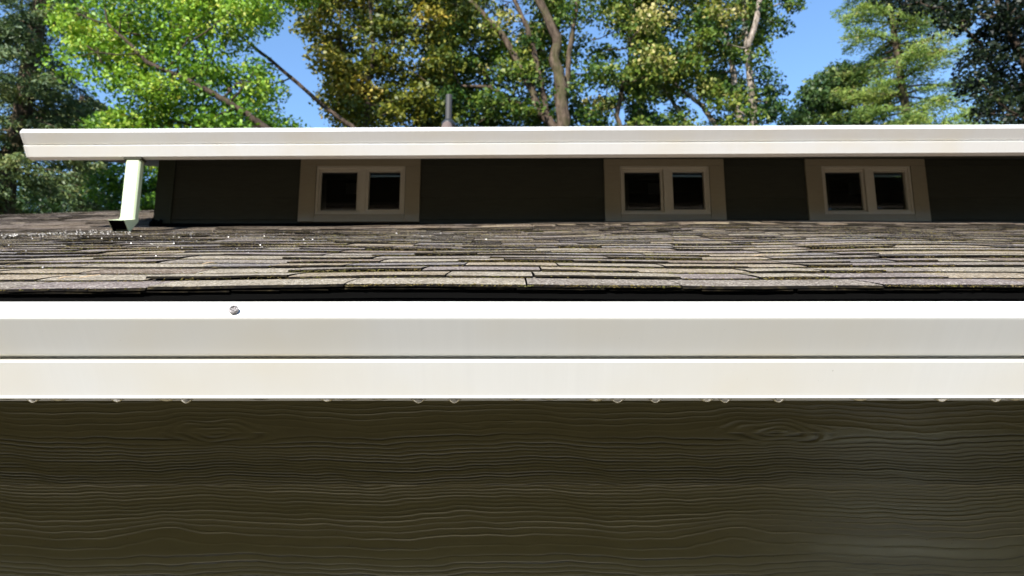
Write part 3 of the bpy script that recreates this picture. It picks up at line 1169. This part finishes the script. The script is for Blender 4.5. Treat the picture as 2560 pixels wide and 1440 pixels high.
def make_conifer(name, label, D, trunk, w0, w1, ztop_px, leafmat, bark, reach, nbr, per, droop=.25, needle=.10, asp=.28, hole=None, group=None, spray=.16, zlow=None, reach_fn=None):
    W = [at(px, py, D) for px, py in trunk]
    root = empty(name, (W[0].x, D, 0))
    set_props(root, label, 'tree', group)
    k_ = (W[0] - cam.location).length / FPX
    tmb = MB()
    foot = Vector((W[0].x - .1, D, 0))
    Wt = [foot] + W
    rr = [w0 * k_ * .65] + list(np.linspace(w0, w1, len(W)) * k_ / 2)
    tmb.tube(Wt, rr, 9, wob=.1)
    zl = zlow if zlow is not None else 3
    zh = W[-1].z
    C, S, TT, DR = [], [], [], []
    for k in range(nbr):
        z = zl + (zh - zl) * ((k + random.random()) / nbr)
        for i in range(len(Wt) - 1):
            if Wt[i].z <= z <= Wt[i + 1].z: break
        u = (z - Wt[i].z) / max(1e-6, Wt[i + 1].z - Wt[i].z)
        p = Wt[i].lerp(Wt[i + 1], min(1, max(0, u)))
        ang = random.uniform(0, 2 * math.pi)
        L = reach * random.uniform(.45, 1.0) * (reach_fn((z - zl) / (zh - zl)) if reach_fn else 1)
        dirv = Vector((math.cos(ang), math.sin(ang), random.uniform(-.1, .25)))
        pts = []
        for j in range(6):
            q = j / 5
            pts.append(p + dirv * L * q + Vector((0, 0, -droop * L * q * q + .06 * L * q ** 4)))
        tmb.tube(pts, [.035 * (1 - .85 * j / 5) + .004 for j in range(6)], 5)
        n_ = int(per * L / reach)
        q = rng.uniform(.12, 1, n_) ** .8
        P = np.array([[*p_] for p_ in pts])
        idx = np.clip(q * 5, 0, 4.999)
        i0 = idx.astype(int); fr_ = (idx - i0)[:, None]
        base_ = P[i0] * (1 - fr_) + P[i0 + 1] * fr_
        # flat drooping sprays either side of the bough
        side = np.array([-math.sin(ang), math.cos(ang), 0])
        wdt = (spray * L * (1.15 - q) + .08)[:, None] * rng.normal(0, 1, (n_, 1)) * .75
        pos = base_ + side * wdt + rng.normal(0, .05, (n_, 3)) * np.array([1, 1, 1.2])
        pos[:, 2] -= np.abs(wdt[:, 0]) * .35 + rng.uniform(0, .16, n_) * droop * 2
        C.append(pos); S.append(needle * rng.uniform(.6, 1.4, n_)); TT.append(random.gauss(.5, .15) + rng.normal(0, .17, n_))
        dv = np.array(dirv)[None, :] + side * np.sign(wdt) * .8 + np.array([0, 0, -droop * 1.5])
        DR.append(dv)
    C = np.concatenate(C); S = np.concatenate(S); TT = np.concatenate(TT); DR = np.concatenate(DR)
    me = leaves_mesh('crown', C, S, TT, asp, dirs=DR)
    tmb.build('trunk', bark, root, smooth=True)
    link_mesh('crown', me, leafmat, root)
    return root


# left dark conifer
make_conifer('conifer_tree', 'tall dark conifer with drooping boughs and leaning trunk at the left edge', 19,
             [(6, 560), (17, 430), (54, 301), (66, 207), (84, 99), (106, 0), (122, -90), (135, -180)], 42, 26, 0, L_needle, M_bark, 2.7, 160, 620, .38, .13, .3, zlow=5.5)
make_conifer('conifer_tree', 'dark conifer behind the end of the white gutter, beside the leaning one', 25,
             [(190, 560), (196, 430), (200, 320), (205, 240)], 30, 10, 0, L_needle, M_bark_dark, 3.0, 120, 620, .42, .15, .32, zlow=5.5, reach_fn=lambda u: 1.1 - .75 * u)

# bright green broadleaf tree
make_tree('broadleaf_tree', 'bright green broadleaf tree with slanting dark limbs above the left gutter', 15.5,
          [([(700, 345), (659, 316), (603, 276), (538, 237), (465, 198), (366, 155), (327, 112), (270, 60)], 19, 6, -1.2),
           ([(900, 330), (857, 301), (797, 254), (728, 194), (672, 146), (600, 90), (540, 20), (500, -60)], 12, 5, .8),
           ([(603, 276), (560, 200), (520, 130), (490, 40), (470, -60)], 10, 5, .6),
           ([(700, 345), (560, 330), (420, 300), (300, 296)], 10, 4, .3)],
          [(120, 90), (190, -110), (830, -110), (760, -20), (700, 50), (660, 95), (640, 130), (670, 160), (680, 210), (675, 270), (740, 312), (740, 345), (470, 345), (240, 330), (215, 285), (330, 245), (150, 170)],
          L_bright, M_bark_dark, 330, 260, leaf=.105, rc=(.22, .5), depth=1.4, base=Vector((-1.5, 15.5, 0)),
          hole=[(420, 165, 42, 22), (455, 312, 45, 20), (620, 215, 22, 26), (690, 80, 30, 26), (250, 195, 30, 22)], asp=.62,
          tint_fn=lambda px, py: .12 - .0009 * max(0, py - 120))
make_tree('broadleaf_tree', 'low light green tree seen through the gap beside the downspout', 22,
          [([(380, 560), (370, 500), (340, 440), (330, 400)], 14, 6, 0)],
          [(235, 560), (235, 470), (290, 420), (330, 390), (440, 390), (450, 560)], L_bright, M_bark_dark, 60, 260, leaf=.12, rc=(.3, .6), depth=1.2, tint_fn=lambda px, py: -.08 - .002 * max(0, py - 440))
make_tree('broadleaf_tree', 'low shadowy green tree standing under the conifers behind the roof', 24,
          [([(140, 570), (130, 500), (120, 440)], 14, 6, 0)],
          [(-60, 600), (-60, 480), (60, 440), (160, 470), (250, 460), (300, 500), (330, 600)], L_deep, M_bark_dark, 70, 260, leaf=.13, rc=(.35, .7), depth=1.5)

# big maples
make_tree('maple_tree', 'golden green maple with thin upright stem left of the vent pipe', 19,
          [([(918, 345), (916, 235), (935, 148), (930, 60), (920, -60)], 17, 8, -1.1), ([(916, 235), (985, 212), (1060, 215)], 9, 4, .4), ([(918, 300), (1000, 270), (1050, 230)], 9, 4, .5),
           ([(916, 260), (870, 180), (850, 100), (850, 0)], 8, 4, -.3)],
          [(715, -110), (1190, -110), (1180, 40), (1150, 200), (1110, 345), (840, 345), (830, 270), (825, 225), (825, 180), (800, 140), (770, 90), (745, 30)],
          L_gold, M_bark_dark, 250, 300, leaf=.12, rc=(.25, .55), depth=1.6, hole=[(1000, 230, 16, 14)], tint_fn=lambda px, py: -.25 * smooth(830, 980, px) - .04 + (.0 if py > 120 else -.1))
make_tree('maple_tree', 'large maple of several pale upright stems behind the middle of the roof', 20,
          [([(1408, 345), (1407, 285), (1399, 201), (1385, 148), (1392, 94), (1352, 10), (1330, -70)], 36, 18, -1.8),
           ([(1408, 345), (1358, 289), (1298, 161), (1254, 84), (1187, 13), (1120, -60)], 22, 10, -1.6),
           ([(1400, 345), (1365, 282), (1338, 141), (1318, 67), (1291, 10), (1260, -60)], 17, 9, -1.5),
           ([(1412, 330), (1415, 235), (1422, 134), (1439, 34), (1450, -60)], 16, 9, -1.5),
           ([(1400, 335), (1355, 292), (1271, 248), (1224, 218), (1150, 215)], 20, 7, -1.2),
           ([(1560, 345), (1541, 290), (1560, 200), (1574, 145), (1580, 40)], 14, 6, -1.0)],
          [(1060, -110), (1640, -110), (1640, 345), (1080, 345), (1110, 200)],
          L_olive, M_bark, 300, 300, leaf=.12, rc=(.25, .55), depth=1.8, hole=[(1385, 190, 14, 60), (1470, 110, 18, 22), (1490, 215, 16, 16)],
          tint_fn=lambda px, py: .04 - .0014 * max(0, py - 130))
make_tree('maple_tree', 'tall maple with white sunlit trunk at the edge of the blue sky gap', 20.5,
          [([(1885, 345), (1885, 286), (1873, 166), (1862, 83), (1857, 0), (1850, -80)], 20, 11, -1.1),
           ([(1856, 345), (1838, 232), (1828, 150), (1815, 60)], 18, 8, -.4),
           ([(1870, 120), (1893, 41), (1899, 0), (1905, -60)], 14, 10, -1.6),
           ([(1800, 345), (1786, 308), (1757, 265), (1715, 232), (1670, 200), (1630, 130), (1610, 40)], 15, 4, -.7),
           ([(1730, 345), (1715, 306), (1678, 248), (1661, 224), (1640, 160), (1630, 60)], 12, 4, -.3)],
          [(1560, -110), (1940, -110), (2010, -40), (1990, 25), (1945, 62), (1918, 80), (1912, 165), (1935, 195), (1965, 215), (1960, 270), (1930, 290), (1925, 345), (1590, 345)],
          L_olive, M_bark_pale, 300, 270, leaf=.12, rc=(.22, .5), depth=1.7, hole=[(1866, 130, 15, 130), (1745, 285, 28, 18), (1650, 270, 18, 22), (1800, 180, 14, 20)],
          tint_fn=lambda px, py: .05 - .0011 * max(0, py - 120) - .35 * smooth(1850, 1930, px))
make_tree('broadleaf_tree', 'dark green bushy treetop below the sky gap, left of the pale conifer', 27,
          [([(2010, 360), (2015, 300), (2030, 240)], 12, 5, 0)],
          [(1925, 350), (1955, 295), (1990, 245), (2050, 195), (2090, 165), (2150, 160), (2180, 350)], L_deep, M_bark_dark, 80, 260, leaf=.15, rc=(.3, .6), depth=1.5, tint_fn=lambda px, py: .12)

make_conifer('conifer_tree', 'pale feathery light green conifer with straight trunk right of the sky gap', 25,
             [(2280, 400), (2270, 306), (2247, 166), (2234, 83), (2224, 0), (2215, -80), (2205, -170)], 22, 6, 0, L_cedar, M_bark, 3.6, 260, 850, .22, .15, .22, zlow=6, spray=.22, reach_fn=lambda u: 1.15 - .6 * u)

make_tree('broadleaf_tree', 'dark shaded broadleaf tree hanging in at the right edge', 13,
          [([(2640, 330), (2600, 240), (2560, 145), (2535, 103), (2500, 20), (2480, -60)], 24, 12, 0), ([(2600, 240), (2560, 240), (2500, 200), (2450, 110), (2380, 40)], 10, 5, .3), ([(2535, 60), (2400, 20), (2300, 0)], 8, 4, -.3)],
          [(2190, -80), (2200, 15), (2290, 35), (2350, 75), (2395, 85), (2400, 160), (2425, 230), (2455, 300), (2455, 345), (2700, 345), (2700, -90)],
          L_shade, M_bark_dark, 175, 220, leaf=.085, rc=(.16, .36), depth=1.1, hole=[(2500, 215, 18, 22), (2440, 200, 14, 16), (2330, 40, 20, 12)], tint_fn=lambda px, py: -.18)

# unseen woods added behind the camera to block sky light and darken reflections
for row_, (y0_, y1_, h_, n_, gx0, gx1, lab) in enumerate([(-18, -14, 10.6, 34000, 8.1, 11.9, 'unseen dark green wood added behind the camera to block sky light'),
                                                     (-30, -25, 16.5, 34000, 12.8, 18.8, 'unseen taller dark wood added further back to darken the pane reflections')]):
    X = rng.uniform(-34, 36, n_)
    Y = rng.uniform(y0_, y1_, n_)
    Z = rng.uniform(.2, h_, n_) * (1 - .04 * np.sin(X * .7) - .03 * np.sin(X * 1.9))
    keep = ~((X > gx0) & (X < gx1) & (Z < (4.2 if row_ == 0 else 5)))  # gap shaped so a bright streak reflects in the near siding
    me = leaves_mesh('blocker_wood', np.stack([X, Y, Z], -1)[keep], rng.uniform(.35, .8, keep.sum()), rng.normal(.5, .2, keep.sum()))
    o = link_mesh('blocker_wood', me, L_back)
    set_props(o, lab, 'wood', kind='stuff')
mb = MB()
mb.add([(3.4, -4.6, .012), (5.3, -4.6, .012), (20.5, -30, .012), (58, -95, .012), (40, -95, .012), (13.6, -30, .012)], [(0, 5, 2, 1), (5, 4, 3, 2)])  # unseen pale strip added to reflect as sheen in the near siding
m_, t_, b_ = mat('pale_sheen_surface', (.55, .52, .46), .8, .3)
t_.links.new(mix(t_, (.70, .66, .58), (.80, .76, .68), noise(t_, coords(t_), .8, 6)), b_.inputs['Base Color'])
o = mb.build('sheen_strip', m_)
o['kind'] = 'structure'
mb = MB()
mb.box(-9, 5.5, -4.4, 2.14, -.05, .02)  # unseen pale slab added to bounce sunlight up onto the near wall
m_, t_, b_ = mat('bounce_paving', (.5, .44, .34), .85, .2)
t_.links.new(mix(t_, (.27, .25, .215), (.36, .34, .30), noise(t_, coords(t_), 2.5, 6)), b_.inputs['Base Color'])
o = mb.build('bounce_slab', m_)
o['kind'] = 'structure'
